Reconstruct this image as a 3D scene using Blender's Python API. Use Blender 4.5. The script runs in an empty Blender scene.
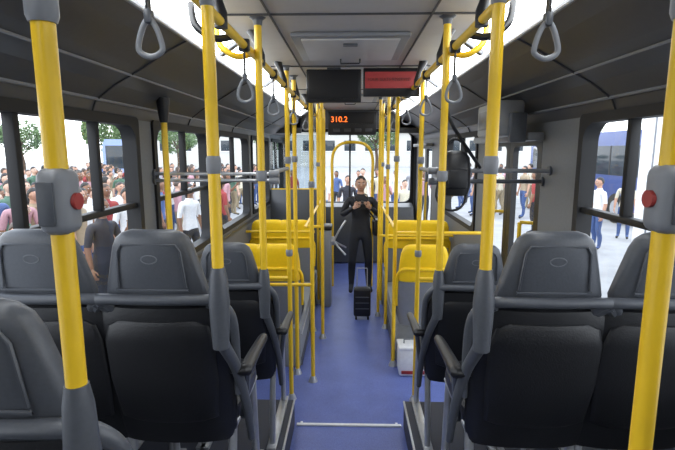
import bpy, bmesh, math, random
from mathutils import Vector, Matrix, Euler
random.seed(7)
S = bpy.context.scene
try:
    S.view_settings.view_transform = 'Standard'
except Exception: pass

# ---------------------------------------------------------------- materials
MATS = {}
def mat(name, col, rough=0.5, metal=0.0, emit=0.0, var=0.06, nscale=30.0, bump=0.0, spec=0.5, ecol=None):
    if name in MATS: return MATS[name]
    m = bpy.data.materials.new(name); m.use_nodes = True
    nt = m.node_tree; b = nt.nodes['Principled BSDF']
    b.inputs['Roughness'].default_value = rough
    b.inputs['Metallic'].default_value = metal
    b.inputs['Specular IOR Level'].default_value = spec
    tc = nt.nodes.new('ShaderNodeTexCoord')
    n = nt.nodes.new('ShaderNodeTexNoise'); n.inputs['Scale'].default_value = nscale
    n.inputs['Detail'].default_value = 4
    nt.links.new(tc.outputs['Object'], n.inputs['Vector'])
    r = nt.nodes.new('ShaderNodeValToRGB')
    r.color_ramp.elements[0].position = 0.3; r.color_ramp.elements[1].position = 0.7
    r.color_ramp.elements[0].color = tuple(max(0, c*(1-var)) for c in col)+(1,)
    r.color_ramp.elements[1].color = tuple(min(1, c*(1+var)) for c in col)+(1,)
    nt.links.new(n.outputs['Fac'], r.inputs['Fac'])
    nt.links.new(r.outputs['Color'], b.inputs['Base Color'])
    if bump > 0:
        bp = nt.nodes.new('ShaderNodeBump'); bp.inputs['Strength'].default_value = bump
        bp.inputs['Distance'].default_value = 0.003
        nt.links.new(n.outputs['Fac'], bp.inputs['Height'])
        nt.links.new(bp.outputs['Normal'], b.inputs['Normal'])
    if emit > 0:
        b.inputs['Emission Color'].default_value = tuple(ecol or col)+(1,)
        b.inputs['Emission Strength'].default_value = emit
    MATS[name] = m
    return m

def glass(name, tint=(1,1,1), refl=0.07):
    if name in MATS: return MATS[name]
    m = bpy.data.materials.new(name); m.use_nodes = True
    nt = m.node_tree; nt.nodes.clear()
    o = nt.nodes.new('ShaderNodeOutputMaterial'); mx = nt.nodes.new('ShaderNodeMixShader')
    t = nt.nodes.new('ShaderNodeBsdfTransparent'); g = nt.nodes.new('ShaderNodeBsdfGlossy')
    t.inputs['Color'].default_value = tint+(1,); g.inputs['Roughness'].default_value = 0.03
    mx.inputs[0].default_value = refl
    nt.links.new(t.outputs[0], mx.inputs[1]); nt.links.new(g.outputs[0], mx.inputs[2])
    nt.links.new(mx.outputs[0], o.inputs['Surface'])
    MATS[name] = m
    return m

YEL = mat('yellow_powder_coat', (0.86,0.55,0.025), 0.30, var=0.03)
YSEAT = mat('yellow_seat_plastic', (0.95,0.61,0.008), 0.42, var=0.04)
GREYP = mat('grey_seat_plastic', (0.080,0.087,0.102), 0.38, var=0.06, nscale=120, bump=0.15)
GREYL = mat('light_grey_plastic', (0.22,0.23,0.25), 0.4, var=0.04)
LOGO = mat('grey_emboss', (0.15,0.16,0.18), 0.35)
BLACKF = mat('black_seat_shell', (0.009,0.0095,0.012), 0.45, var=0.25, nscale=200, bump=0.25)
BLACKP = mat('black_plastic', (0.010,0.010,0.012), 0.4)
RUBBER = mat('black_rubber', (0.007,0.007,0.008), 0.6)
ALU = mat('brushed_aluminium', (0.55,0.56,0.58), 0.35, metal=0.7)
WALL = mat('wall_grey_laminate', (0.17,0.18,0.195), 0.5, var=0.05, nscale=60)
COVE = mat('cove_dark_grey', (0.070,0.073,0.080), 0.34, var=0.06, nscale=40)
CEIL = mat('ceiling_grey', (0.50,0.49,0.48), 0.5, var=0.03, nscale=15)
SEAM = mat('seam_dark', (0.06,0.06,0.065), 0.6)
LIGHT = mat('led_diffuser', (1,1,1), 0.5, emit=8.5, ecol=(0.93,0.97,1.0))
RED = mat('red_button', (0.36,0.035,0.03), 0.35)
ORANGE = mat('orange_led', (1.0,0.16,0.02), 0.5, emit=2.0)
REDSIGN = mat('red_sign_film', (0.33,0.035,0.035), 0.4, emit=0.12)
SCREEN = mat('screen_black', (0.006,0.006,0.008), 0.3)
WHITE = mat('white_paint', (0.80,0.80,0.80), 0.5)
BEIGE = mat('grey_box_laminate', (0.26,0.27,0.28), 0.5)
PODM = mat('podium_dark_vinyl', (0.028,0.032,0.05), 0.6, var=0.2, nscale=200)
GLASS = glass('window_glass', (0.97,0.985,0.985), 0.04)
GLASSD = glass('tinted_glass', (0.55,0.62,0.66), 0.10)

def floor_mat():
    m = bpy.data.materials.new('blue_vinyl_floor'); m.use_nodes = True
    nt = m.node_tree; b = nt.nodes['Principled BSDF']; b.inputs['Roughness'].default_value = 0.40
    tc = nt.nodes.new('ShaderNodeTexCoord')
    v = nt.nodes.new('ShaderNodeTexVoronoi'); v.inputs['Scale'].default_value = 260
    n = nt.nodes.new('ShaderNodeTexNoise'); n.inputs['Scale'].default_value = 5; n.inputs['Detail'].default_value = 5
    r = nt.nodes.new('ShaderNodeValToRGB')
    r.color_ramp.elements[0].color = (0.115,0.155,0.44,1); r.color_ramp.elements[1].color = (0.175,0.23,0.57,1)
    r.color_ramp.elements[0].position = 0.1; r.color_ramp.elements[1].position = 0.9
    mx = nt.nodes.new('ShaderNodeMixRGB'); mx.blend_type = 'MULTIPLY'; mx.inputs[0].default_value = 0.35
    nt.links.new(tc.outputs['Object'], v.inputs['Vector']); nt.links.new(tc.outputs['Object'], n.inputs['Vector'])
    nt.links.new(v.outputs['Color'], r.inputs['Fac'])
    nt.links.new(r.outputs['Color'], mx.inputs[1]); nt.links.new(n.outputs['Fac'], mx.inputs[2])
    nt.links.new(mx.outputs[0], b.inputs['Base Color'])
    return m
FLOORM = floor_mat()
ASPH = mat('asphalt_light', (0.34,0.34,0.34), 0.9, var=0.15, nscale=1.5, bump=0.3)

# ---------------------------------------------------------------- mesh builder
class MB:
    def __init__(s): s.bm = bmesh.new(); s.mats = []
    def mi(s, m):
        if m not in s.mats: s.mats.append(m)
        return s.mats.index(m)
    def add(s, verts, faces, m, smooth=True):
        i = s.mi(m); vs = [s.bm.verts.new(v) for v in verts]; out = []
        for f in faces:
            try:
                fc = s.bm.faces.new([vs[k] for k in f]); fc.material_index = i; fc.smooth = smooth; out.append(fc)
            except ValueError: pass
        return out
    def box(s, c, size, m, bevel=0.0, rot=None, seg=2):
        t = bmesh.new(); bmesh.ops.create_cube(t, size=1)
        bmesh.ops.scale(t, vec=size, verts=t.verts)
        if bevel > 0:
            bmesh.ops.bevel(t, geom=list(t.edges), offset=min(bevel, min(size)*0.45), segments=seg, affect='EDGES', profile=0.5)
        M = Matrix.Translation(c)
        if rot: M = M @ Euler(rot).to_matrix().to_4x4()
        t.verts.ensure_lookup_table(); t.verts.index_update()
        s.add([M @ v.co for v in t.verts], [[v.index for v in f.verts] for f in t.faces], m, bevel > 0)
        t.free()
    def tube(s, pts, r, m, seg=10, closed=False, smooth=0, flat=1.0):
        pts = [Vector(p) for p in pts]
        if smooth: 
            n0 = len(pts)
            rr = r if isinstance(r, (list,tuple)) else [r]*n0
            P = []; R = []
            rng = n0 if closed else n0-1
            for i in range(rng):
                if closed: a,b,c,d = pts[(i-1)%n0],pts[i],pts[(i+1)%n0],pts[(i+2)%n0]
                else: a,b,c,d = pts[max(i-1,0)],pts[i],pts[i+1],pts[min(i+2,n0-1)]
                for k in range(smooth):
                    t = k/smooth
                    P.append(0.5*((2*b)+(c-a)*t+(2*a-5*b+4*c-d)*t*t+(3*b-a-3*c+d)*t**3))
                    R.append(rr[i]*(1-t)+rr[(i+1)%n0]*t)
            if not closed: P.append(pts[-1]); R.append(rr[-1])
            pts, rr = P, R
        else:
            rr = r if isinstance(r, (list,tuple)) else [r]*len(pts)
        n = len(pts)
        def tang(i):
            if closed: return (pts[(i+1)%n]-pts[(i-1)%n]).normalized()
            if i == 0: return (pts[1]-pts[0]).normalized()
            if i == n-1: return (pts[-1]-pts[-2]).normalized()
            return ((pts[i+1]-pts[i]).normalized()+(pts[i]-pts[i-1]).normalized()).normalized()
        T = tang(0); ref = Vector((1,0,0)) if abs(T.x) < 0.9 else Vector((0,0,1))
        N = (ref - T*ref.dot(T)).normalized()
        verts = []
        for i in range(n):
            T = tang(i); N = (N - T*N.dot(T)).normalized(); B = T.cross(N)
            for k in range(seg):
                a = 2*math.pi*k/seg
                verts.append(pts[i] + (N*math.cos(a)*flat + B*math.sin(a))*rr[i])
        faces = []
        for i in range(n if closed else n-1):
            j = (i+1) % n
            for k in range(seg):
                k2 = (k+1) % seg
                faces.append([i*seg+k, i*seg+k2, j*seg+k2, j*seg+k])
        if not closed:
            faces.append(list(range(seg))[::-1]); faces.append([(n-1)*seg+k for k in range(seg)])
        s.add(verts, faces, m)
    def loft(s, rings, m, cap=True):
        k = len(rings[0]); verts = [Vector(p) for r in rings for p in r]; faces = []
        for i in range(len(rings)-1):
            for j in range(k):
                j2 = (j+1) % k
                faces.append([i*k+j, i*k+j2, (i+1)*k+j2, (i+1)*k+j])
        if cap:
            faces.append(list(range(k))[::-1]); faces.append([(len(rings)-1)*k+j for j in range(k)])
        s.add(verts, faces, m)
    def sphere(s, c, rad, m, u=14, v=9, fn=None):
        c = Vector(c); rings = []
        for i in range(v+1):
            th = math.pi*i/v; st = max(math.sin(th), 0.02)
            ring = []
            for j in range(u):
                a = 2*math.pi*j/u
                p = Vector((math.cos(a)*st*rad[0], math.sin(a)*st*rad[1], -math.cos(th)*rad[2]))
                if fn: p = fn(p)
                ring.append(c+p)
            rings.append(ring)
        s.loft(rings, m)
    def disc(s, c, r, th, axis, m, seg=20):
        c = Vector(c); ax = Vector(axis).normalized()
        s.tube([c-ax*th/2, c+ax*th/2], r, m, seg=seg)
    def done(s, name, loc=(0,0,0), rotz=0.0, parent=None):
        bmesh.ops.recalc_face_normals(s.bm, faces=s.bm.faces)
        me = bpy.data.meshes.new(name); s.bm.to_mesh(me); s.bm.free()
        for m in s.mats: me.materials.append(m)
        try: me.set_sharp_from_angle(angle=math.radians(38))
        except Exception: pass
        o = bpy.data.objects.new(name, me); S.collection.objects.link(o)
        o.location = loc; o.rotation_euler = (0,0,rotz)
        if parent: o.parent = parent
        return o
def inst(o, name, loc, rotz=0, scale=1.0):
    n = bpy.data.objects.new(name, o.data); S.collection.objects.link(n)
    n.location = loc; n.rotation_euler = (0,0,rotz)
    n.scale = (scale,)*3 if not isinstance(scale, tuple) else scale
    return n

# ---------------------------------------------------------------- shell constants
W = 1.20; YR = -1.3; YF = 8.6; ZC = 2.57; ZS = 1.20; ZT = 2.14

# floor
b = MB()
b.box((0,(2.83+YF)/2,-0.04),(2.52,YF-2.83,0.08),FLOORM)
b.box((0,(YR+2.83)/2,0.06),(2.52,2.83-YR,0.28),FLOORM,)
floor = b.done('floor')
b = MB()   # step edge trim (aluminium nosing)
b.box((0,2.82,0.205),(0.68,0.024,0.012),WHITE,0.003)
b.box((-0.345,3.0,0.006),(0.018,0.34,0.012),WHITE,0.003)
b.box((0.345,3.0,0.006),(0.018,0.34,0.012),WHITE,0.003)
b.done('trim_1')
for sx,nm in ((-1,'seat_platform'),(1,'seat_platform')):
    b = MB()
    b.box((sx*0.775,(YR+1.95)/2,0.395),(0.846,1.95-YR,0.39),PODM,0.01)
    b.box((sx*0.775,2.39,0.29),(0.846,0.86,0.18),PODM,0.01)
    b.box((sx*0.353,2.39,0.375),(0.012,0.86,0.012),ALU,0.003)
    b.box((sx*0.353,(YR+1.95)/2,0.585),(0.012,1.95-YR,0.012),ALU,0.003)
    b.done(nm)

# walls
def wall(sx, openings, name):
    b = MB(); x = sx*(W+0.03); t = 0.06
    ys = YR
    for (y0,y1,z0,z1) in openings:
        if y0 > ys: b.box((x,(ys+y0)/2,1.33),(t,y0-ys,2.66),WALL)
        b.box((x,(y0+y1)/2,z0/2),(t,y1-y0,z0),WALL)
        b.box((x,(y0+y1)/2,(z1+2.66)/2),(t,y1-y0,2.66-z1),WALL)
        ys = y1
    b.box((x,(ys+YF)/2,1.33),(t,YF-ys,2.66),WALL)
    b.box((sx*(W-0.006),(YR+YF)/2 if sx<0 else (YR+2.9)/2,ZS-0.06),(0.012,(YF-YR) if sx<0 else 2.9-YR,0.03),COVE,0.003)
    return b.done(name)
LW = [(-0.9,0.05,ZS,ZT),(0.15,2.65,ZS,ZT),(2.87,3.97,ZS,ZT),(4.25,5.55,ZS,ZT),(5.75,6.95,ZS,ZT),(7.25,8.4,ZS,ZT)]
RW = [(-0.9,0.05,ZS,ZT),(0.15,2.5,ZS,ZT),(3.0,4.2,0.06,2.08),(4.5,5.9,ZS,ZT),(6.9,8.2,0.06,2.08)]
wall(-1, LW, 'wall_left'); wall(1, RW, 'wall_right')

def rr_loop(y0,y1,z0,z1,r,n=6):
    pts = []
    for (cy,cz,a0) in ((y1-r,z1-r,0),(y0+r,z1-r,90),(y0+r,z0+r,180),(y1-r,z0+r,270)):
        for k in range(n+1):
            a = math.radians(a0+90*k/n); pts.append((cy+r*math.cos(a), cz+r*math.sin(a)))
    return pts
def frame(b, sx, y0,y1,z0,z1, w, m, r=0.09, x0=1.185, x1=1.265, axis='x'):
    inn = rr_loop(y0+w,y1-w,z0+w,z1-w,r); 
    out = rr_loop(y0-0.012,y1+0.012,z0-0.012,z1+0.012,0.03)
    def P(x,p): return (sx*x,p[0],p[1]) if axis=='x' else (p[0],x,p[1])
    k = len(inn)
    verts = [P(x0,p) for p in inn]+[P(x0,p) for p in out]+[P(x1,p) for p in inn]+[P(x1,p) for p in out]
    faces = []
    for i in range(k):
        j = (i+1)%k
        faces += [[i,j,k+j,k+i],[2*k+i,2*k+j,3*k+j,3*k+i],[i,j,2*k+j,2*k+i],[k+i,k+j,3*k+j,3*k+i]]
    b.add(verts, faces, m, False)
def side_window(n, sx, y0,y1,z0,z1, verts_at, div=1.665):
    b = MB()
    frame(b, sx, y0,y1,z0,z1, 0.035, RUBBER)
    xm = sx*1.225
    b.box((xm,(y0+y1)/2,div),(0.045,y1-y0-0.05,0.030),RUBBER,0.004)
    for (v,zz0) in verts_at:
        b.box((xm,v,(zz0+z1)/2),(0.045,0.032,z1-zz0-0.03),RUBBER,0.004)
    b.add([(xm,y0+.02,z0+.02),(xm,y1-.02,z0+.02),(xm,y1-.02,z1-.02),(xm,y0+.02,z1-.02)],[[0,1,2,3]],GLASS,False)
    b.box((sx*1.195,y0+(y1-y0)*0.55,div+0.02),(0.02,0.05,0.02),ALU,0.004)
    b.done('window_%d'%n)
k = 1
for (o,v) in zip(LW, [[(-0.4,1.665)],[(0.95,1.665),(1.70,1.665),(2.25,1.665)],[(3.45,1.665)],[(4.9,1.665)],[(6.3,1.665)],[(7.8,ZS)]]):
    side_window(k,-1,*o,v); k += 1
for (o,v) in zip([RW[0],RW[1],RW[3]], [[(-0.4,1.665)],[(1.0,1.665),(2.1,1.665)],[(5.2,1.665)]]):
    side_window(k,1,*o,v); k += 1
# doors
def bus_door(n, y0, y1):
    b = MB(); ym = (y0+y1)/2
    for (a,c) in ((y0,ym),(ym,y1)):
        frame(b,1,a+0.015,c-0.015,0.08,2.06,0.06,BLACKP,r=0.05,x0=1.20,x1=1.24)
        x = 1.22
        b.add([(x,a+.05,0.12),(x,c-.05,0.12),(x,c-.05,2.02),(x,a+.05,2.02)],[[0,1,2,3]],GLASS,False)
        b.tube([(1.13,a+0.12,0.75),(1.13,a+0.12,1.5)],0.014,YEL)
        for z in (0.75,1.5): b.tube([(1.13,a+0.12,z),(1.205,a+0.08,z)],0.012,YEL)
    b.box((1.14,ym,2.055),(0.10,y1-y0+0.1,0.05),GREYL,0.01)
    b.done('door_%d'%n)
bus_door(1,3.0,4.2); bus_door(2,6.9,8.2)

# rear wall + front wall
b = MB(); b.box((0,YR-0.03,1.33),(2.52,0.06,2.66),WALL); b.done('wall_rear')
b = MB()
b.box((0,YF+0.03,0.5),(2.52,0.06,1.0),COVE); b.box((0,YF+0.03,2.5),(2.52,0.06,0.32),COVE)
for sx in (-1,1): b.box((sx*1.2,YF+0.03,1.67),(0.12,0.06,1.34),COVE)
b.done('wall_front')
b = MB(); frame(b,1,-1.14,1.14,1.0,2.34,0.04,RUBBER,r=0.12,x0=YF-0.01,x1=YF+0.07,axis='y')
b.add([(-1.12,YF+.03,1.02),(1.12,YF+.03,1.02),(1.12,YF+.03,2.32),(-1.12,YF+.03,2.32)],[[0,1,2,3]],GLASS,False)
b.box((0,YF+.02,1.67),(0.03,0.04,1.3),RUBBER); b.done('window_windshield')

# ceiling with coves
b = MB()
prof = [(1.20,2.14),(1.175,2.20),(1.08,2.27),(0.95,2.34),(0.82,2.42),(0.735,2.462)]
for sx in (-1,1):
    for i in range(len(prof)-1):
        p,q = prof[i],prof[i+1]
        b.add([(sx*p[0],YR,p[1]),(sx*p[0],YF,p[1]),(sx*q[0],YF,q[1]),(sx*q[0],YR,q[1])],[[0,1,2,3]],COVE,True)
    b.add([(sx*.735,YR,2.462),(sx*.735,YF,2.462),(sx*.72,YF,2.60),(sx*.72,YR,2.60)],[[0,1,2,3]],COVE,False)
    b.tube([(sx*0.735,YR+.01,2.462),(sx*0.735,YF-.01,2.462)],0.008,GREYL,seg=8)
    b.tube([(sx*1.0,YR+.01,2.310),(sx*1.0,YF-.01,2.310)],0.006,GREYL,seg=8)
    b.tube([(sx*1.165,YR+.01,2.205),(sx*1.165,YF-.01,2.205)],0.008,GREYL,seg=8)
    for y in (-0.4,0.9,2.2,3.5,4.8,6.1):
        for i in range(len(prof)-1):
            p,q = prof[i],prof[i+1]
            b.tube([(sx*p[0]*.997,y,p[1]-.002),(sx*q[0]*.997,y,q[1]-.002)],0.004,SEAM,seg=6)
b.box((0,(YR+YF)/2,ZC+0.03),(1.20,YF-YR,0.06),CEIL)
b.box((0,(YR+YF)/2,2.68),(2.56,YF-YR,0.05),CEIL)
for y in (-0.4,0.9,2.2,3.5,4.8,6.1):
    b.box((0,y,ZC-0.003),(1.14,0.012,0.008),SEAM)
for x in (-0.36,0.36):
    b.box((x,(YR+YF)/2,ZC-0.003),(0.008,YF-YR-.02,0.008),SEAM)
b.done('ceiling')
def hatch(y):
    b = MB()
    b.box((0,0,-0.012),(0.62,0.66,0.024),GREYL,0.01); b.box((0,0,-0.027),(0.52,0.56,0.012),CEIL,0.005)
    b.tube([(-0.06,0.22,-0.033),(-0.06,0.22,-0.06),(0.06,0.22,-0.06),(0.06,0.22,-0.033)],0.006,BLACKP,seg=8)
    b.box((0.0,-0.2,-0.04),(0.08,0.03,0.014),GREYP,0.004)
    b.done('roof_hatch',(0,y,ZC))
hatch(2.85); hatch(5.5)
for sx in (-1,1):
    b = MB()
    y = YR+0.1
    while y < 7.0:
        y1 = min(y+1.24, 7.05)
        pts = [(0.722,2.475),(0.70,2.505),(0.65,2.54),(0.60,2.56)]
        for i in range(3):
            p,q = pts[i],pts[i+1]
            b.add([(sx*p[0],y,p[1]),(sx*p[0],y1,p[1]),(sx*q[0],y1,q[1]),(sx*q[0],y,q[1])],[[0,1,2,3]],LIGHT,False)
        b.box((sx*0.66,y1+0.03,2.525),(0.13,0.05,0.03),GREYL,0.004,rot=(0,sx*0.6,0))
        y = y1+0.06
    b.done('ceiling_light_strip')

# ---------------------------------------------------------------- seats
def sec(z, hw, y, th, n=24, p=3.2, bulge=0.0):
    pts = []
    for k in range(n):
        a = 2*math.pi*k/n; c,s_ = math.cos(a), math.sin(a)
        X = hw*math.copysign(abs(c)**(2/p), c); Yy = th*math.copysign(abs(s_)**(2/p), s_)
        pts.append((X, y+Yy - bulge*(1-(X/hw)**2 if hw>0 else 0), z))
    return pts
def build_seat(name, loc, shell, head, trim, arm=0, legs=True, wide=False):
    b = MB()
    S1 = [(0.36,0.17,0.125,0.02),(0.37,0.195,0.12,0.032),(0.42,0.21,0.11,0.038),(0.52,0.218,0.085,0.04),(0.64,0.222,0.06,0.04),
          (0.76,0.222,0.038,0.038),(0.83,0.216,0.025,0.035),(0.870,0.200,0.018,0.032),(0.892,0.178,0.015,0.028),(0.902,0.150,0.014,0.018)]
    b.loft([sec(z,hw,y,th,bulge=0.018) for (z,hw,y,th) in S1], shell)
    S2 = [(0.47,0.12,0.052,0.008),(0.49,0.165,0.045,0.012),(0.64,0.178,0.012,0.012),(0.78,0.176,-0.010,0.012),(0.835,0.16,-0.016,0.010),(0.85,0.13,-0.016,0.006)]
    if not wide: b.loft([sec(z,hw,y,th,bulge=0.015) for (z,hw,y,th) in S2], shell)
    S3 = [(0.48,0.15,0.13,0.02),(0.50,0.18,0.13,0.035),(0.66,0.185,0.10,0.035),(0.84,0.18,0.065,0.035),(0.87,0.15,0.06,0.02)]
    b.loft([sec(z,hw,y,th) for (z,hw,y,th) in S3], BLACKF)
    if wide:
        S4 = [(0.80,0.19,0.020,0.030),(0.81,0.215,0.018,0.042),(0.88,0.222,0.010,0.044),(0.98,0.215,0.000,0.044),(1.06,0.205,-0.010,0.042),
          (1.10,0.192,-0.014,0.038),(1.125,0.172,-0.018,0.032),(1.138,0.145,-0.020,0.022),(1.143,0.11,-0.020,0.012)]
    else:
        S4 = [(0.895,0.125,0.012,0.020),(0.905,0.155,0.010,0.028),(0.94,0.162,0.006,0.032),(0.98,0.152,0.000,0.034),(1.04,0.136,-0.008,0.036),
          (1.09,0.123,-0.014,0.034),(1.118,0.110,-0.018,0.030),(1.134,0.091,-0.020,0.022),(1.142,0.066,-0.020,0.012)]
    b.loft([sec(z,hw,y,th,p=3.5,bulge=0.01) for (z,hw,y,th) in S4], head)
    if not wide:
        def onh(x,z): 
            t = (z-0.90)/0.24; return (x, -0.034-0.024*t, z)
        loop = []
        for kx,kz in ((-.105,.965),(-.112,.955),(.112,.955),(.105,.965),(.095,1.08),(.082,1.10),(-.082,1.10),(-.095,1.08)):
            loop.append(onh(kx,kz))
        b.tube(loop,0.004,GREYP,seg=6,closed=True)
        el = [onh(0.024*math.cos(a),1.055+0.013*math.sin(a)) for a in [i*math.pi/8 for i in range(16)]]
        b.tube([(p[0],p[1]-0.004,p[2]) for p in el],0.0025,LOGO,seg=6,closed=True)
    hy = -0.042 if not wide else -0.052
    b.tube([(-0.225,0.07,0.56),(-0.232,0.035,0.76),(-0.225,0.01,0.86),(-0.190,-0.022,0.915),(-0.15,-0.036,0.925),(0,hy,0.925),(0.15,-0.036,0.925),
            (0.190,-0.022,0.915),(0.225,0.01,0.86),(0.232,0.035,0.76),(0.225,0.07,0.56)],
           [0.012,0.015,0.017,0.018,0.018,0.017,0.018,0.018,0.017,0.015,0.012],trim,seg=10,smooth=4)
    b.tube([(-0.17,-0.03,0.912),(-0.20,-0.005,0.885)],0.016,trim,seg=8); b.tube([(0.17,-0.03,0.912),(0.20,-0.005,0.885)],0.016,trim,seg=8)
    C = [(0.385,0.17,0.32,0.19),(0.39,0.20,0.32,0.22),(0.43,0.212,0.32,0.232),(0.465,0.208,0.32,0.228),(0.48,0.18,0.32,0.20)]
    b.loft([sec(z,hw,y,th,p=5) for (z,hw,y,th) in C], BLACKF)
    if legs:
        for sx in (-1,1):
            b.tube([(sx*0.19,0.10,0.40),(sx*0.19,0.50,0.40)],0.014,ALU)
            b.tube([(sx*0.19,0.12,0.40),(sx*0.19,0.05,0.015)],0.016,ALU)
            b.tube([(sx*0.19,0.46,0.40),(sx*0.19,0.50,0.015)],0.016,ALU)
            b.box((sx*0.19,0.275,0.01),(0.05,0.55,0.02),ALU,0.004)
        b.tube([(-0.19,0.3,0.37),(0.19,0.3,0.37)],0.014,ALU)
    if arm:
        x = arm*0.262
        b.tube([(arm*0.215,0.045,0.66),(x,0.03,0.665),(x,0.06,0.66),(x,0.20,0.655),(x,0.34,0.645),(x,0.38,0.635)],
               [0.016,0.020,0.024,0.021,0.019,0.012],BLACKP,seg=10,smooth=3)
        b.tube([(x,0.06,0.655),(arm*0.235,0.14,0.50),(arm*0.22,0.16,0.42)],0.013,GREYP,seg=8,smooth=3)
    return b.done(name, loc)
def seat(loc, arm=0, yellow=False, legs=True):
    if yellow: return build_seat('bus_seat', loc, GREYL, YSEAT, YSEAT, arm, legs, wide=True)
    return build_seat('bus_seat', loc, BLACKF, GREYP, GREYP, arm, legs)
seat((-0.63,0.74,0.59),arm=0); seat((-0.965,0.74,0.59)) if False else None
seat((0.62,0.42,0.57),arm=0)
seat((-0.605,1.42,0.59),arm=1); seat((-0.965,1.42,0.59))
seat((0.615,1.42,0.59),arm=-1); seat((0.965,1.42,0.59))
seat((-0.605,2.28,0.38),arm=1); seat((-0.965,2.28,0.38))
seat((0.615,2.28,0.38),arm=-1); seat((0.965,2.28,0.38))
for y in (4.05,5.5):
    for sx in (-1,1):
        seat((sx*0.655,y,0.02),arm=0,yellow=True,legs=False); 
        if sx < 0 or y > 5: seat((sx*0.96,y,0.02),yellow=True,legs=False)
for sx,y0,y1 in ((-1,4.05,6.2),(1,4.2,6.2)):
    b = MB()
    b.box((sx*0.81,(y0+y1)/2,0.19),(0.74,y1-y0,0.38),BEIGE,0.02)
    b.box((sx*0.436,(y0+y1)/2,0.30),(0.008,y1-y0-.1,0.012),ALU,0.002)
    b.box((sx*0.436,(y0+y1)/2,0.05),(0.010,y1-y0-.06,0.08),COVE,0.002)
    b.done('wheel_arch_box')
# ---------------------------------------------------------------- poles
def clamp(b, x,y,z, m=GREYL, h=0.06, r=0.026):
    b.tube([(x,y,z-h/2),(x,y,z-h/2+.008),(x,y,z+h/2-.008),(x,y,z+h/2)],[r*.85,r,r,r*.85],m,seg=14)
def pole(x,y,z0,z1=ZC-0.0,clamps=(),r=0.0175,socket=False,cr=0.026):
    b = MB()
    b.tube([(x,y,z0),(x,y,z1)],r,YEL,seg=16)
    b.tube([(x,y,z1-0.035),(x,y,z1-0.012),(x,y,z1)],[r*1.15,r*1.3,r*2.2],GREYP,seg=16)
    if socket:
        b.tube([(x,y,z0-0.22),(x,y,z0-0.08),(x,y,z0+0.0),(x,y,z0+0.03)],
               [r*1.4,r*1.8,r*1.5,r*1.15],GREYP,seg=16)
    else:
        b.tube([(x,y,z0),(x,y,z0+0.012),(x,y,z0+0.05)],[r*2.3,r*2.1,r*1.15],ALU,seg=16)
    for z in clamps: clamp(b,x,y,z,r=cr,h=0.05)
    return b.done('grab_pole')
def button(x,y,z,face,s=1.0):
    b = MB()
    b.box((x,y,z),(0.043*s,0.046*s,0.088*s),GREYL,0.016*s,seg=4)
    b.box((x-face*0.003,y-0.024*s,z-0.002),(0.022*s,0.004,0.056*s),GREYP,0.002)
    b.disc((x+face*0.022*s,y,z),0.011*s,0.008,(1,0,0),RED)
    b.done('stop_button')
pole(-0.378,0.60,1.62,clamps=(2.15,),socket=True,r=.0140,cr=.019); button(-0.378,0.60,1.905,1)
pole(0.400,0.60,1.50,clamps=(2.15,),socket=True,r=.0140,cr=.019); button(0.400,0.60,1.91,-1)
pole(-0.388,1.34,1.60,clamps=(1.93,2.38),socket=True,cr=.021); pole(0.395,1.34,1.60,clamps=(1.93,2.38),socket=True,cr=.021)
pole(-0.425,2.26,1.36,clamps=(1.85,),socket=True); pole(0.44,2.26,1.36,clamps=(1.85,),socket=True)
for (x,y,z,tx,ty) in ((-0.378,0.60,1.45,-0.41,0.72),(0.400,0.60,1.33,0.42,0.62),(-0.388,1.34,1.42,-0.40,1.43),(0.395,1.34,1.42,0.41,1.43),(-0.425,2.26,1.18,-0.42,2.29),(0.44,2.26,1.18,0.43,2.29)):
    b = MB()
    b.tube([(x,y,z+.06),(x*0.99,y,z-0.02),(tx*.93,ty+.02,z-0.16),(tx*.90,ty+0.10,z-0.34),(tx*.90,ty+0.16,z-0.50)],[0.022,0.020,0.018,0.017,0.013],GREYP,seg=12,smooth=4)
    b.done('pole_bracket')
for (x,y,c) in ((-0.46,3.5,(1.9,1.2)),(0.52,3.5,(1.9,1.2)),(-0.31,3.80,(1.7,)),(-0.46,3.94,(1.9,)),(0.405,4.12,(1.9,)),
              (-0.40,4.95,(1.8,)),(-0.28,4.75,()),(0.405,5.05,(1.8,)),(0.345,5.45,()),(-0.40,5.9,(1.8,)),(0.405,5.9,(1.8,)),(-0.42,6.6,()),(0.42,6.5,())):
    pole(x,y,0.0,clamps=c)
b = MB()
b.tube([(-1.08,2.76,0.38),(-1.08,2.76,2.24)],0.0175,YEL,seg=14)
b.tube([(-1.08,2.76,2.27),(-1.08,2.76,2.18),(-1.08,2.76,2.13)],[0.04,0.03,0.022],BLACKP,seg=14)
b.done('grab_pole')
def guard(sx, y, x0, zlist, m, r=0.013):
    b = MB()
    for z in zlist:
        b.tube([(sx*x0,y,z),(sx*1.195,y,z)],r,m,seg=10); 
        b.disc((sx*1.192,y,z),0.028,0.012,(1,0,0),GREYP)
        b.tube([(sx*(x0-0.03),y,z),(sx*(x0+0.03),y,z)],0.022,GREYL,seg=12)
    return b.done('guard_rail')
guard(-1,2.86,0.46,(1.83,1.79),ALU,0.010)
guard(1,2.86,0.50,(1.85,),GREYL); guard(1,2.96,0.52,(1.78,),GREYP)
for sx,x0,y in ((-1,0.46,3.5),(1,0.52,3.5)): 
    b = MB()
    b.tube([(sx*x0,y,1.0),(sx*1.19,y,1.0)],0.015,YEL)
    b.tube([(sx*x0,y,1.84),(sx*x0,y-0.64,1.84)],0.0135,GREYL)
    b.done('guard_rail')
b = MB()
for x0,x1,y,z in ((-0.31,-1.19,3.80,0.86),(0.405,1.19,4.12,1.25),(-0.28,-0.44,4.75,1.2),(0.345,1.19,5.35,1.0),(-0.40,-1.19,5.3,1.05)):
    b.tube([(x0,y,z),(x1,y,z)],0.015,YEL)
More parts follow.
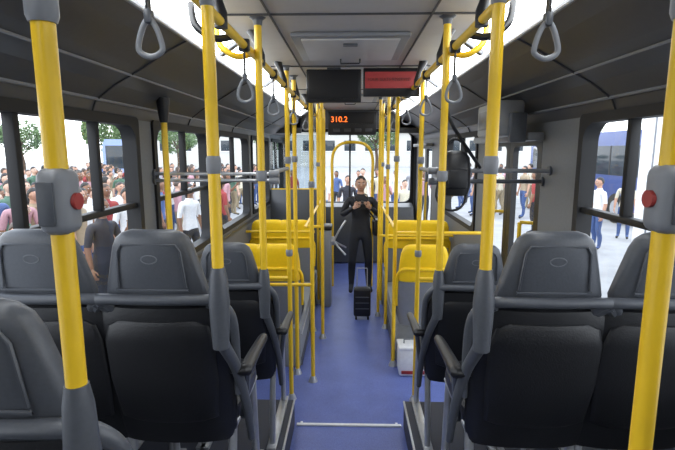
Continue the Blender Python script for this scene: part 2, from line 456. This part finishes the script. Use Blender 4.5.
for sx in (-1,1):
    b.tube([(sx*.405,4.2,1.28),(sx*.405,6.55,1.28)],0.015,YEL)
b.done('guard_rail')
b = MB()
b.tube([(-0.25,6.7,0),(-0.25,6.7,1.5),(-0.25,6.7,1.85),(-0.20,6.7,2.0),(-0.10,6.7,2.07),(0.03,6.7,2.085),(0.17,6.7,2.07),(0.27,6.7,2.0),(0.32,6.7,1.85),(0.32,6.7,1.5),(0.32,6.7,0)],0.021,YEL,smooth=4,seg=12)
b.done('aisle_arch_rail')
for sx in (-1,1):
    b = MB()
    b.tube([(sx*0.46,YR+0.02,2.42),(sx*0.46,6.9,2.42),(sx*0.46,7.05,2.46),(sx*0.46,7.1,2.56)],0.0175,YEL,seg=14)
    for y in (-0.3,1.0,1.75,2.5,3.35,4.2,5.2,6.2):
        b.tube([(sx*0.46,y,2.40),(sx*0.46,y,2.45),(sx*0.47,y,2.50),(sx*0.50,y,2.575)],[0.024,0.024,0.016,0.03],BLACKP if y>1.5 else GREYP,seg=12)
    for y in (2.30,):
        b.tube([(sx*0.46,y,2.42),(sx*0.53,y-.05,2.40),(sx*0.60,y-.05,2.45),(sx*0.63,y,2.54)],0.014,YEL,smooth=4)
        b.tube([(sx*0.46,y-.35,2.42),(sx*0.53,y-.40,2.40),(sx*0.60,y-.40,2.45),(sx*0.63,y-.35,2.54)],0.014,BLACKP,smooth=4)
    b.done('ceiling_handrail')
def strap(x,y,s=1.0):
    b = MB()
    b.box((0,0,0.0),(0.05,0.030,0.055),BLACKP,0.01)
    b.box((0,0,-0.075),(0.006,0.026,0.13),BLACKP,0.002)
    b.box((0,0,-0.135),(0.018,0.028,0.035),GREYP,0.006)
    b.tube([(0,0,-0.14),(0.020*s,0.0,-0.162),(0.034*s,0,-0.200),(0.029*s,0,-0.14-.092*s),(0,0,-.14-.104*s),(-0.029*s,0,-.14-.092*s),(-0.034*s,0,-0.200),(-0.020*s,0,-0.162)],
           0.0070,GREYL,closed=True,smooth=4,seg=10)
    b.done('strap_handle',(x,y,2.42))
for y in (1.17,2.12,2.9,3.9,5.0,5.8):
    for sx in (-1,1): strap(sx*(0.48 if y<1.5 else 0.46),y+(0.05 if sx>0 else 0),0.84 if y<1.5 else 0.95) 

# monitor, red sign, led display
b = MB()
b.box((-0.12,3.56,2.435),(0.40,0.05,0.235),BLACKP,0.008); b.box((-0.12,3.532,2.437),(0.36,0.006,0.19),SCREEN)
b.box((-0.12,3.60,2.55),(0.10,0.06,0.05),GREYP,0.005)
b.done('ceiling_monitor')
def text(parent_name, body, size, m):
    cu = bpy.data.curves.new('txt','FONT'); cu.body = body; cu.size = size; cu.extrude = 0.002
    o = bpy.data.objects.new('txt',cu); S.collection.objects.link(o)
    dg = bpy.context.evaluated_depsgraph_get(); me = bpy.data.meshes.new_from_object(o.evaluated_get(dg))
    bpy.data.objects.remove(o); me.materials.clear(); me.materials.append(m)
    n = bpy.data.objects.new(parent_name, me); S.collection.objects.link(n)
    n.rotation_euler = (math.pi/2,0,0); return n
b = MB()
b.box((0.30,3.56,2.46),(0.41,0.05,0.20),BLACKP,0.006); b.box((0.30,3.533,2.475),(0.385,0.006,0.115),REDSIGN)
sg = b.done('red_notice_sign')
t = text('lettering','FOUR SEATS RESERVED',0.030,mat('sign_lettering',(.12,.02,.02),.5)); t.location=(0.125,3.528,2.468); t.parent = sg
b = MB()
b.box((0.03,7.28,2.45),(1.95,0.06,0.30),COVE,0.01)
b.box((-0.95,7.28,2.33),(0.42,0.06,0.20),COVE,0.01); b.box((0.95,7.28,2.33),(0.42,0.06,0.20),COVE,0.01)
b.done('front_header_panel')
b = MB()
b.box((0.03,7.20,2.37),(0.72,0.10,0.34),BLACKP,0.012); b.box((0.03,7.147,2.43),(0.66,0.006,0.13),SCREEN)
for i in range(4): b.box((-0.2+i*0.16,7.147,2.27),(0.10,0.008,0.05),SEAM,0.004)
led = b.done('led_display')
t = text('digits','310.2',0.115,ORANGE); t.location=(-0.29,7.141,2.39); t.parent = led
b = MB()
b.box((1.00,3.25,2.17),(0.16,0.5,0.22),GREYL,0.02); b.box((0.915,3.25,2.17),(0.01,0.34,0.12),COVE,0.003)
b.box((1.03,2.98,2.11),(0.10,0.05,0.18),GREYP,0.01)
b.done('door_mechanism_box')
b = MB()
b.loft([sec(z,hw,0,th,p=3) for (z,hw,th) in ((-.16,.05,.04),(-.155,.075,.055),(-.10,.088,.07),(0.0,.085,.07),(.06,.078,.062),(.09,.055,.045),(.10,.03,.03))],BLACKP)
b.box((0,-.075,-.06),(.11,.03,.11),BLACKF,.012)
b.tube([(-.06,0,.08),(-.05,.01,.13),(-.02,.02,.162),(.02,.02,.162),(.05,.01,.13),(.06,0,.08)],.009,RUBBER,smooth=4,seg=8)
b.tube([(-.07,0,.0),(-.11,-.03,-.16),(-.04,-.05,-.24),(.05,-.04,-.20),(.07,0,.0)],.007,RUBBER,smooth=4,seg=8)
b.done('hanging_camera_bag',(0.61,2.76,1.87))
b = MB()
b.tube([(0.46,2.33,2.18),(0.56,2.60,2.09),(0.78,2.86,1.87)],0.010,BLACKP,smooth=4)
b.done('cable_hose')

# ---------------------------------------------------------------- aisle objects
b = MB()
b.box((0.15,5.35,0.21),(0.20,0.13,0.34),BLACKP,0.025,seg=3)
for dx in (-.07,.07):
    b.disc((0.15+dx,5.31,0.022),0.022,0.02,(1,0,0),RUBBER); b.disc((0.15+dx,5.39,0.022),0.022,0.02,(1,0,0),RUBBER)
b.tube([(0.09,5.40,0.37),(0.09,5.40,0.60),(0.21,5.40,0.60),(0.21,5.40,0.37)],0.007,ALU)
for z in (0.14,0.21,0.28): b.box((0.15,5.283,z),(0.16,0.006,0.012),GREYP,0.002)
b.done('trolley_case')
b = MB()
b.box((0.57,4.00,0.125),(0.26,0.20,0.25),WHITE,0.02); b.box((0.57,4.00,0.255),(0.275,0.215,0.03),WHITE,0.012)
b.box((0.57,3.897,0.04),(0.22,0.006,0.03),RED,0.002); b.tube([(0.49,4.00,0.27),(0.49,4.00,0.305),(0.65,4.00,0.305),(0.65,4.00,0.27)],0.007,GREYL)
b.done('cool_box')
b = MB()
b.box((-0.30,5.85,0.50),(0.14,0.26,1.0),GREYL,0.03); b.box((-0.30,5.85,1.02),(0.16,0.28,0.05),BLACKP,0.015)
b.disc((-0.215,5.85,0.84),0.055,0.05,(1,0,0),ALU)
for a in (90,210,330):
    ar = math.radians(a); b.tube([(-0.20,5.85,0.84),(-0.14,5.85+0.12*math.cos(ar),0.84+0.12*math.sin(ar)),(-0.05,5.85+0.26*math.cos(ar),0.84+0.26*math.sin(ar))],0.013,ALU)
b.done('turnstile')

# driver area
b = MB()
b.box((-0.78,6.98,0.70),(0.82,0.04,1.40),GREYP,0.01); 
b.add([(-1.18,6.98,1.4),(-0.40,6.98,1.4),(-0.40,6.98,2.2),(-1.18,6.98,2.2)],[[0,1,2,3]],GLASSD,False)
b.tube([(-0.38,6.98,0.0),(-0.38,6.98,2.56)],0.019,YEL); b.tube([(-0.38,6.98,1.4),(-1.18,6.98,1.4)],0.014,YEL)
b.done('driver_partition')
b = MB()
b.loft([[(x,8.25+dy,z) for (dy,z) in ((-.15,0.02),(-.22,0.80),(-.12,1.00),(0.1,1.05),(0.32,1.0),(0.32,0.02))] for x in (-1.17,-0.8,-0.2,0.5,1.1)],COVE)
b.box((-0.72,8.10,1.02),(0.50,0.12,0.12),BLACKP,0.03)
ring = [(-0.72+0.22*math.cos(a),7.88+0.09*math.sin(a),0.98+0.20*math.sin(a)) for a in [i*math.pi/10 for i in range(20)]]
b.tube(ring,0.014,BLACKP,closed=True)
for a in (0.3,2.84,4.71): b.tube([(-0.72,7.90,0.96),(-0.72+0.22*math.cos(a),7.88+0.09*math.sin(a),0.98+0.20*math.sin(a))],0.012,BLACKP)
b.tube([(-0.72,7.90,0.96),(-0.72,8.1,0.85)],0.03,BLACKP)
b.done('dashboard')
build_seat('driver_seat',(-0.72,7.25,0.0),BLACKF,BLACKF,GREYP,0,True)

# ---------------------------------------------------------------- people
SKIN = [mat('skin_a',(0.50,0.28,0.19),0.55),mat('skin_b',(0.24,0.12,0.07),0.55),mat('skin_c',(0.62,0.40,0.30),0.55)]
HAIR = [mat('hair_black',(0.012,0.010,0.009),0.5),mat('hair_brown',(0.05,0.028,0.015),0.5)]
SHOE = mat('shoe_dark',(0.02,0.02,0.022),0.5)
EYE = mat('eye_dark',(0.01,0.01,0.01),0.2); EYW = mat('eye_white',(0.8,0.8,0.8),0.3); LIP = mat('lips',(0.35,0.12,0.10),0.5)
def person(name, loc, rotz, shirt, trousers, skin, hair, pose='stand', scale=1.0, longsl=False, female=False):
    J = {'pel':((0,0,.95),(.145,.10)),'sp':((0,.005,1.10),(.125,.092)),'ch':((0,.0,1.28),(.155,.105)),'nb':((0,.01,1.43),(.085,.07)),'nk':((0,.0,1.50),(.052,.052)),'hd':((0,-.01,1.58),(.055,.06))}
    for s_,sx in (('l',-1),('r',1)):
        J['sh'+s_] = ((sx*.175,.005,1.395),(.062,.062))
        if pose == 'photo':
            J['el'+s_] = ((sx*.27,-.03,1.17),(.047,.047)); J['mf'+s_] = ((sx*.20,-.15,1.235),(.042,.042)); J['wr'+s_] = ((sx*.115,-.275,1.31),(.028,.028))
        elif pose == 'phone' and sx>0:
            J['el'+s_] = ((sx*.23,-.05,1.14),(.043,.043)); J['mf'+s_] = ((sx*.20,-.16,1.24),(.037,.037)); J['wr'+s_] = ((sx*.15,-.27,1.36),(.026,.026))
        else:
            J['el'+s_] = ((sx*.235,.02,1.12),(.043,.043)); J['mf'+s_] = ((sx*.245,-.01,1.0),(.037,.037)); J['wr'+s_] = ((sx*.25,-.045,.87),(.026,.026))
        dx = .02 if pose=='photo' else 0; st = (.10 if sx>0 else -.08) if pose=='walk' else 0
        J['hp'+s_] = ((sx*.09,0,.88),(.095,.09)); J['kn'+s_] = ((sx*(.10+dx),-.02-st*.6,.49),(.060,.062))
        J['cf'+s_] = ((sx*(.105+dx),.02-st*.8+ .02,.34),(.055,.06)); J['an'+s_] = ((sx*(.11+dx),.03-st,.10),(.038,.04)); J['to'+s_] = ((sx*(.13+dx),-.13-st,.045),(.042,.035))
    E = [('pel','sp'),('sp','ch'),('ch','nb'),('nb','nk'),('nk','hd')]
    for s_ in 'lr': E += [('ch','sh'+s_),('sh'+s_,'el'+s_),('el'+s_,'mf'+s_),('mf'+s_,'wr'+s_),('pel','hp'+s_),('hp'+s_,'kn'+s_),('kn'+s_,'cf'+s_),('cf'+s_,'an'+s_),('an'+s_,'to'+s_)]
    names = list(J); me = bpy.data.meshes.new('sk')
    me.from_pydata([J[n][0] for n in names],[(names.index(a),names.index(c)) for a,c in E],[])
    o = bpy.data.objects.new('sk',me); S.collection.objects.link(o)
    md = o.modifiers.new('s','SKIN'); md.use_smooth_shade = True
    for i,n in enumerate(names):
        sv = me.skin_vertices[0].data[i]; sv.radius = J[n][1]; sv.use_root = (n=='pel')
    o.modifiers.new('u','SUBSURF').levels = 2
    dg = bpy.context.evaluated_depsgraph_get(); bm_ = bpy.data.meshes.new_from_object(o.evaluated_get(dg))
    bpy.data.objects.remove(o)
    b = MB()
    vs = [v.co.copy() for v in bm_.vertices]
    groups = {}
    for p in bm_.polygons:
        c = p.center
        m = shirt
        if c.z < .085: m = SHOE
        elif c.z < .93 and not (abs(c.x) > .20): m = trousers
        elif c.z > 1.475: m = skin
        if not longsl:
            if pose in('photo','phone') and c.y < -.09 and c.z > 1.1: m = skin
            elif abs(c.x) > .195 and c.z < 1.15: m = skin
        groups.setdefault(m,[]).append(list(p.vertices))
    bv = [b.bm.verts.new(v) for v in vs]
    for m,fs in groups.items():
        i = b.mi(m)
        for f in fs:
            try:
                fc = b.bm.faces.new([bv[q] for q in f]); fc.material_index = i; fc.smooth = True
            except ValueError: pass
    hc = Vector((0,-.018,1.615))
    def hs(p):
        q = p.copy()
        if q.z < 0: q.x *= 1-0.35*(-q.z/.115)**1.5; q.y *= 1-0.12*(-q.z/.115)
        return q
    b.sphere(hc,(.076,.094,.115),skin,16,12,hs)
    b.tube([hc+Vector((0,-.090,.022)),hc+Vector((0,-.104,-.012)),hc+Vector((0,-.092,-.022))],[.006,.013,.008],skin,seg=8)
    for sx in (-1,1):
        b.sphere(hc+Vector((sx*.030,-.083,.012)),(.013,.008,.008),EYW,8,6); b.sphere(hc+Vector((sx*.030,-.089,.012)),(.006,.005,.006),EYE,8,6)
        b.tube([hc+Vector((sx*.016,-.092,.033)),hc+Vector((sx*.044,-.082,.033))],.004,hair,seg=6)
        b.sphere(hc+Vector((sx*.077,.005,.0)),(.009,.018,.030),skin,8,6)
    b.tube([hc+Vector((-.022,-.083,-.050)),hc+Vector((0,-.091,-.050)),hc+Vector((.022,-.083,-.050))],[.003,.006,.003],LIP,seg=6)
    def hf(p):
        q = p.copy()
        if q.y < 0 and q.z < .045: q.y = -.0 + q.y*0.1; q.x *= .97
        if q.z < -.03 and not female: q.y *= .8; q.x *= .7; q.z = -.03+(q.z+.03)*.3
        if female and q.z < -.04: q.z = q.z*1.8
        return q
    b.sphere(hc+Vector((0,.012,.012)),(.083,.098,.115),hair,16,12,hf)
    for s_,sx in (('l',-1),('r',1)):
        w = Vector(J['wr'+s_][0]); pv = Vector(J['mf'+s_][0]); d = (w-pv).normalized()
        up = Vector((0,0,1)) if pose=='photo' else Vector((0,-1,0)); acr = (up-d*up.dot(d)).normalized(); nrm = d.cross(acr).normalized()
        inward = Vector((-sx,0,0)); 
        if nrm.dot(inward) < 0: nrm = -nrm
        b.tube([w-d*.01,w+d*.02,w+d*.05,w+d*.085],[.024,.034,.040,.036],skin,seg=10,flat=0.55 if abs(d.x)<.6 else .8)
        L = [.060,.072,.076,.070]
        for i in range(4):
            f0 = w + d*.075 + acr*(.030-.020*i)
            l = L[3-i if i else 0]*1.0
            p1 = f0+d*l*.5+nrm*l*.12; p2 = p1+d*l*.28+nrm*l*.28; p3 = p2+d*l*.06+nrm*l*.30
            b.tube([f0,p1,p2,p3],[.0095,.009,.008,.006],skin,seg=6)
        t0 = w+d*.03+acr*.030
        b.tube([t0,t0+acr*.024+d*.022+nrm*.01,t0+acr*.030+d*.050+nrm*.02],[.012,.010,.007],skin,seg=6)
    if pose == 'photo':
        b.box((0,-.33,1.34),(.13,.055,.085),BLACKP,.012); b.box((0,-.33,1.392),(.045,.05,.03),BLACKP,.008)
        b.tube([(0,-.35,1.34),(0,-.40,1.34),(0,-.44,1.34)],[.033,.036,.038],BLACKP,seg=16); b.disc((0,-.442,1.34),.028,.004,(0,1,0),SCREEN)
        b.tube([(-.07,-.33,1.37),(-.10,-.16,1.42),(-.07,.05,1.47),(.07,.05,1.47),(.10,-.16,1.42),(.07,-.33,1.37)],.006,RUBBER,seg=6,smooth=3)
        b.box((.24,.02,.98),(.12,.20,.24),BLACKP,.03); b.tube([(.22,.0,1.08),(.10,-.12,1.25),(-.10,-.06,1.43),(-.10,.08,1.38),(.16,.10,1.12)],.012,RUBBER,seg=6,smooth=3)
    if pose == 'phone':
        b.box((.13,-.35,1.42),(.07,.01,.13),BLACKP,.004)
    o = b.done(name, loc, rotz); o.scale = (scale,)*3
    return o
BLK = mat('black_jacket',(0.014,0.014,0.018),0.7,var=.2); DKT = mat('dark_trousers',(0.02,0.022,0.03),0.8)
JEAN = mat('blue_jeans',(0.05,0.09,0.22),0.8,var=.2)
person('photographer',(0.15,6.40,0),0.05,BLK,DKT,SKIN[0],HAIR[0],'photo',0.94,longsl=True)
shirts = [mat('shirt_%s'%n,c,0.8) for n,c in (('white',(.75,.75,.75)),('red',(.30,.04,.04)),('blue',(.07,.12,.28)),('pink',(.45,.25,.28)),('green',(.08,.16,.11)),('black',(.02,.02,.02)),('cream',(.6,.55,.42)),('grey',(.25,.25,.27)),('tan',(.35,.27,.18)),('dark',(.03,.03,.04)))]
protos = []
GZ = -0.35
pose_c = ['stand','phone','walk','stand']
spots = []
random.seed(11)
def free(x,y,d=0.5): return all((x-a)**2+(y-c)**2 > d*d for a,c in spots)
for i in range(14):
    for _ in range(30):
        y = random.uniform(2,14); x = -random.uniform(2.8,4.2)
        if free(x,y): spots.append((x,y)); break
for i in range(230):        # left crowd
    for _ in range(30):
        y = random.uniform(2.0,21); x = -random.uniform(4.0,6.5+y*0.30)
        if free(x,y): spots.append((x,y)); break
for i in range(26):        # right
    for _ in range(30):
        y = random.uniform(9,24); x = random.uniform(4.2,7.4)
        if free(x,y): spots.append((x,y)); break
for i in range(16):
    for _ in range(30):
        y = random.uniform(12,18); x = random.uniform(-2.6,2.6)
        if free(x,y): spots.append((x,y)); break
for i,(x,y) in enumerate(spots):
    rz = (math.pi/2 if x<0 else -math.pi/2)+random.uniform(-1.0,1.0) if abs(x)>2.7 else random.uniform(-.6,.6)
    if i < 14:
        o = person('pedestrian',(x,y,GZ),rz,shirts[(i*3)%10],[JEAN,DKT,mat('khaki',(.3,.24,.15),.8)][i%3],SKIN[i%3],HAIR[i%2],pose_c[i%4],1.0,female=(i%3==1))
        protos.append(o)
    else:
        inst(random.choice(protos),'pedestrian',(x,y,GZ),rz,random.uniform(.90,1.05))

# ---------------------------------------------------------------- exterior
b = MB(); b.box((0,15,GZ-0.05),(160,160,0.1),ASPH); b.done('ground')
TBARK = mat('bark',(0.09,0.06,0.04),0.9); LEAF = mat('leaves',(0.12,0.19,0.08),0.8,var=.5,nscale=3)
def tree():
    b = MB()
    b.tube([(0,0,0),(0.1,0,1.2),(0,0.1,2.6),(0.1,0,4.0)],[.22,.17,.13,.07],TBARK,smooth=3)
    rnd = random.Random(3)
    for k in range(6):
        a = k*1.05; b.tube([(0,0,2.0+k*.25),(math.cos(a)*.9,math.sin(a)*.9,3.0+k*.25),(math.cos(a)*1.5,math.sin(a)*1.5,3.6+k*.2)],[.08,.05,.02],TBARK,seg=6)
    for k in range(2600):
        d = Vector((rnd.gauss(0,1),rnd.gauss(0,1),rnd.gauss(0,.7))).normalized()*rnd.uniform(.6,1)**.5
        c = Vector((d.x*2.3,d.y*2.3,4.1+d.z*1.7)); c += Vector((math.sin(d.x*7)*.25,math.cos(d.y*6)*.25,math.sin(d.x*5+d.y*4)*.25))
        u = Vector((rnd.gauss(0,1),rnd.gauss(0,1),rnd.gauss(0,1))).normalized()*.16; v = u.orthogonal().normalized()*.09
        b.add([c-u,c-v,c+u,c+v],[[0,1,2,3]],LEAF,False)
    return b
t0 = tree().done('tree',(-40,41,GZ))
for (x,y,s_) in ((-46,33,.9),(-41,52,1.0),(-52,42,.9),(-26,50,1.0),(-19,52,.9),(-50,22,.9),(20,44,1.2),(28,40,1.1),(3,54,1.1),(-9,54,1.0),(34,30,1.2),(-33,47,.9)):
    inst(t0,'tree',(x,y,GZ),random.uniform(0,6),s_)
TIRE = mat('tire_rubber',(0.02,0.02,0.02),0.8); VB = mat('navy_paint',(0.03,0.06,0.20),0.3); VW = mat('truck_white',(0.85,0.85,0.85),0.5); VG = mat('vehicle_dark_glass',(0.03,0.04,0.05),0.1)
def wheel(b,x,y,side):
    b.disc((x,y,0.48),0.48,0.28,(1,0,0),TIRE,24); b.disc((x+side*.142,y,0.48),0.26,0.02,(1,0,0),ALU,18)
def vehicle_bus(name,loc,rz,col):
    b = MB(); L = 9.0
    b.loft([[(x,y,z) for (x,z) in ((-1.2,.45),(-1.25,1.0),(-1.25,2.6),(-1.1,2.95),(1.1,2.95),(1.25,2.6),(1.25,1.0),(1.2,.45))] for y in (-L/2,L/2)],col)
    for sx in (-1,1):
        b.box((sx*1.25,0,2.0),(.03,L-.6,.95),VG,.01)
        for k in range(-3,4): b.box((sx*1.262,k*1.2,2.0),(.02,.07,.95),BLACKP)
        for y in (-2.9,2.6): wheel(b,sx*1.12,y,sx)
    for sy in (-1,1):
        b.box((0,sy*(L/2),1.95),(2.2,.03,1.3),VG,.01); b.box((0,sy*(L/2+.03),.6),(2.3,.1,.25),BLACKP,.03)
        for sx in (-1,1): b.box((sx*.95,sy*(L/2+.01),.95),(.28,.05,.16),WHITE,.02)
    return b.done(name,loc,rz)
vehicle_bus('parked_bus',(-14.8,31.0,GZ),0.46,mat('bus_blue_white',(0.25,0.33,0.55),.35))
vehicle_bus('parked_bus',(9.8,18.2,GZ),0.0,VB)
def truck(loc,rz):
    b = MB()
    b.box((0,0.9,1.75),(2.3,4.2,2.5),VW,.03)
    for k in range(5): b.box((-1.155,-0.8+k*.85,1.75),(.02,.03,2.4),GREYL)
    b.loft([[(x,y,z) for (y,z) in ((-1.3,.45),(-1.3,2.3),(-2.2,2.25),(-2.75,1.4),(-3.0,1.25),(-3.0,.45))] for x in (-1.05,1.05)],VW)
    for sx in (-1,1):
        b.box((sx*1.055,-1.9,1.75),(.02,.75,.6),VG,.01); 
        for y in (-2.2,1.9): wheel(b,sx*.95,y,sx)
    b.box((0,-2.50,1.82),(1.8,.03,.85),VG,.01,rot=(-0.58,0,0)); b.box((0,-3.02,.6),(2.1,.1,.25),BLACKP,.03)
    b.box((0,.9,.55),(.9,5.2,.2),BLACKP)
    return b.done('box_truck',loc,rz)
truck((6.3,5.6,GZ),0.0)
b = MB()
for k in range(9): b.tube([(-16-k*1.6,20+k*1.6,0),(-16-k*1.6,20+k*1.6,4.2)],.05,ALU,seg=8)
for z in (2.6,4.1): b.tube([(-16,20,z),(-28.8,32.8,z)],.035,ALU,seg=8)
b.done('fence',(0,0,GZ))
BW = mat('building_wall',(.55,.54,.50),.8)
b = MB(); b.box((0,0,2.5),(60,6,5),BW); b.box((0,0,5.1),(61,7,.3),GREYL)
for k in range(-9,10): b.box((k*3,-3.02,3.0),(1.6,.06,1.5),VG,.01); b.box((k*3,-3.06,2.2),(1.8,.12,.1),WHITE)
b.done('building',(0,72,GZ))

# ---------------------------------------------------------------- world
w = bpy.data.worlds.new('overcast_sky'); S.world = w; w.use_nodes = True
nt = w.node_tree; bg = nt.nodes['Background']
tc = nt.nodes.new('ShaderNodeTexCoord'); sp = nt.nodes.new('ShaderNodeSeparateXYZ'); r = nt.nodes.new('ShaderNodeValToRGB')
r.color_ramp.elements[0].position = 0.0; r.color_ramp.elements[0].color = (0.95,0.97,1,1)
r.color_ramp.elements[1].position = 0.8; r.color_ramp.elements[1].color = (0.76,0.85,1,1)
nt.links.new(tc.outputs['Generated'], sp.inputs[0]); nt.links.new(sp.outputs['Z'], r.inputs[0]); nt.links.new(r.outputs[0], bg.inputs['Color'])
bg.inputs['Strength'].default_value = 3.8

# ---------------------------------------------------------------- camera
cd = bpy.data.cameras.new('camera'); cam = bpy.data.objects.new('camera',cd); S.collection.objects.link(cam)
cd.sensor_width = 36; cd.lens = 36*470/675; cd.clip_start = 0.02; cd.clip_end = 300
cam.location = (0,0,1.97); cam.rotation_euler = (math.radians(81.0),0,math.radians(1.5))
S.camera = cam
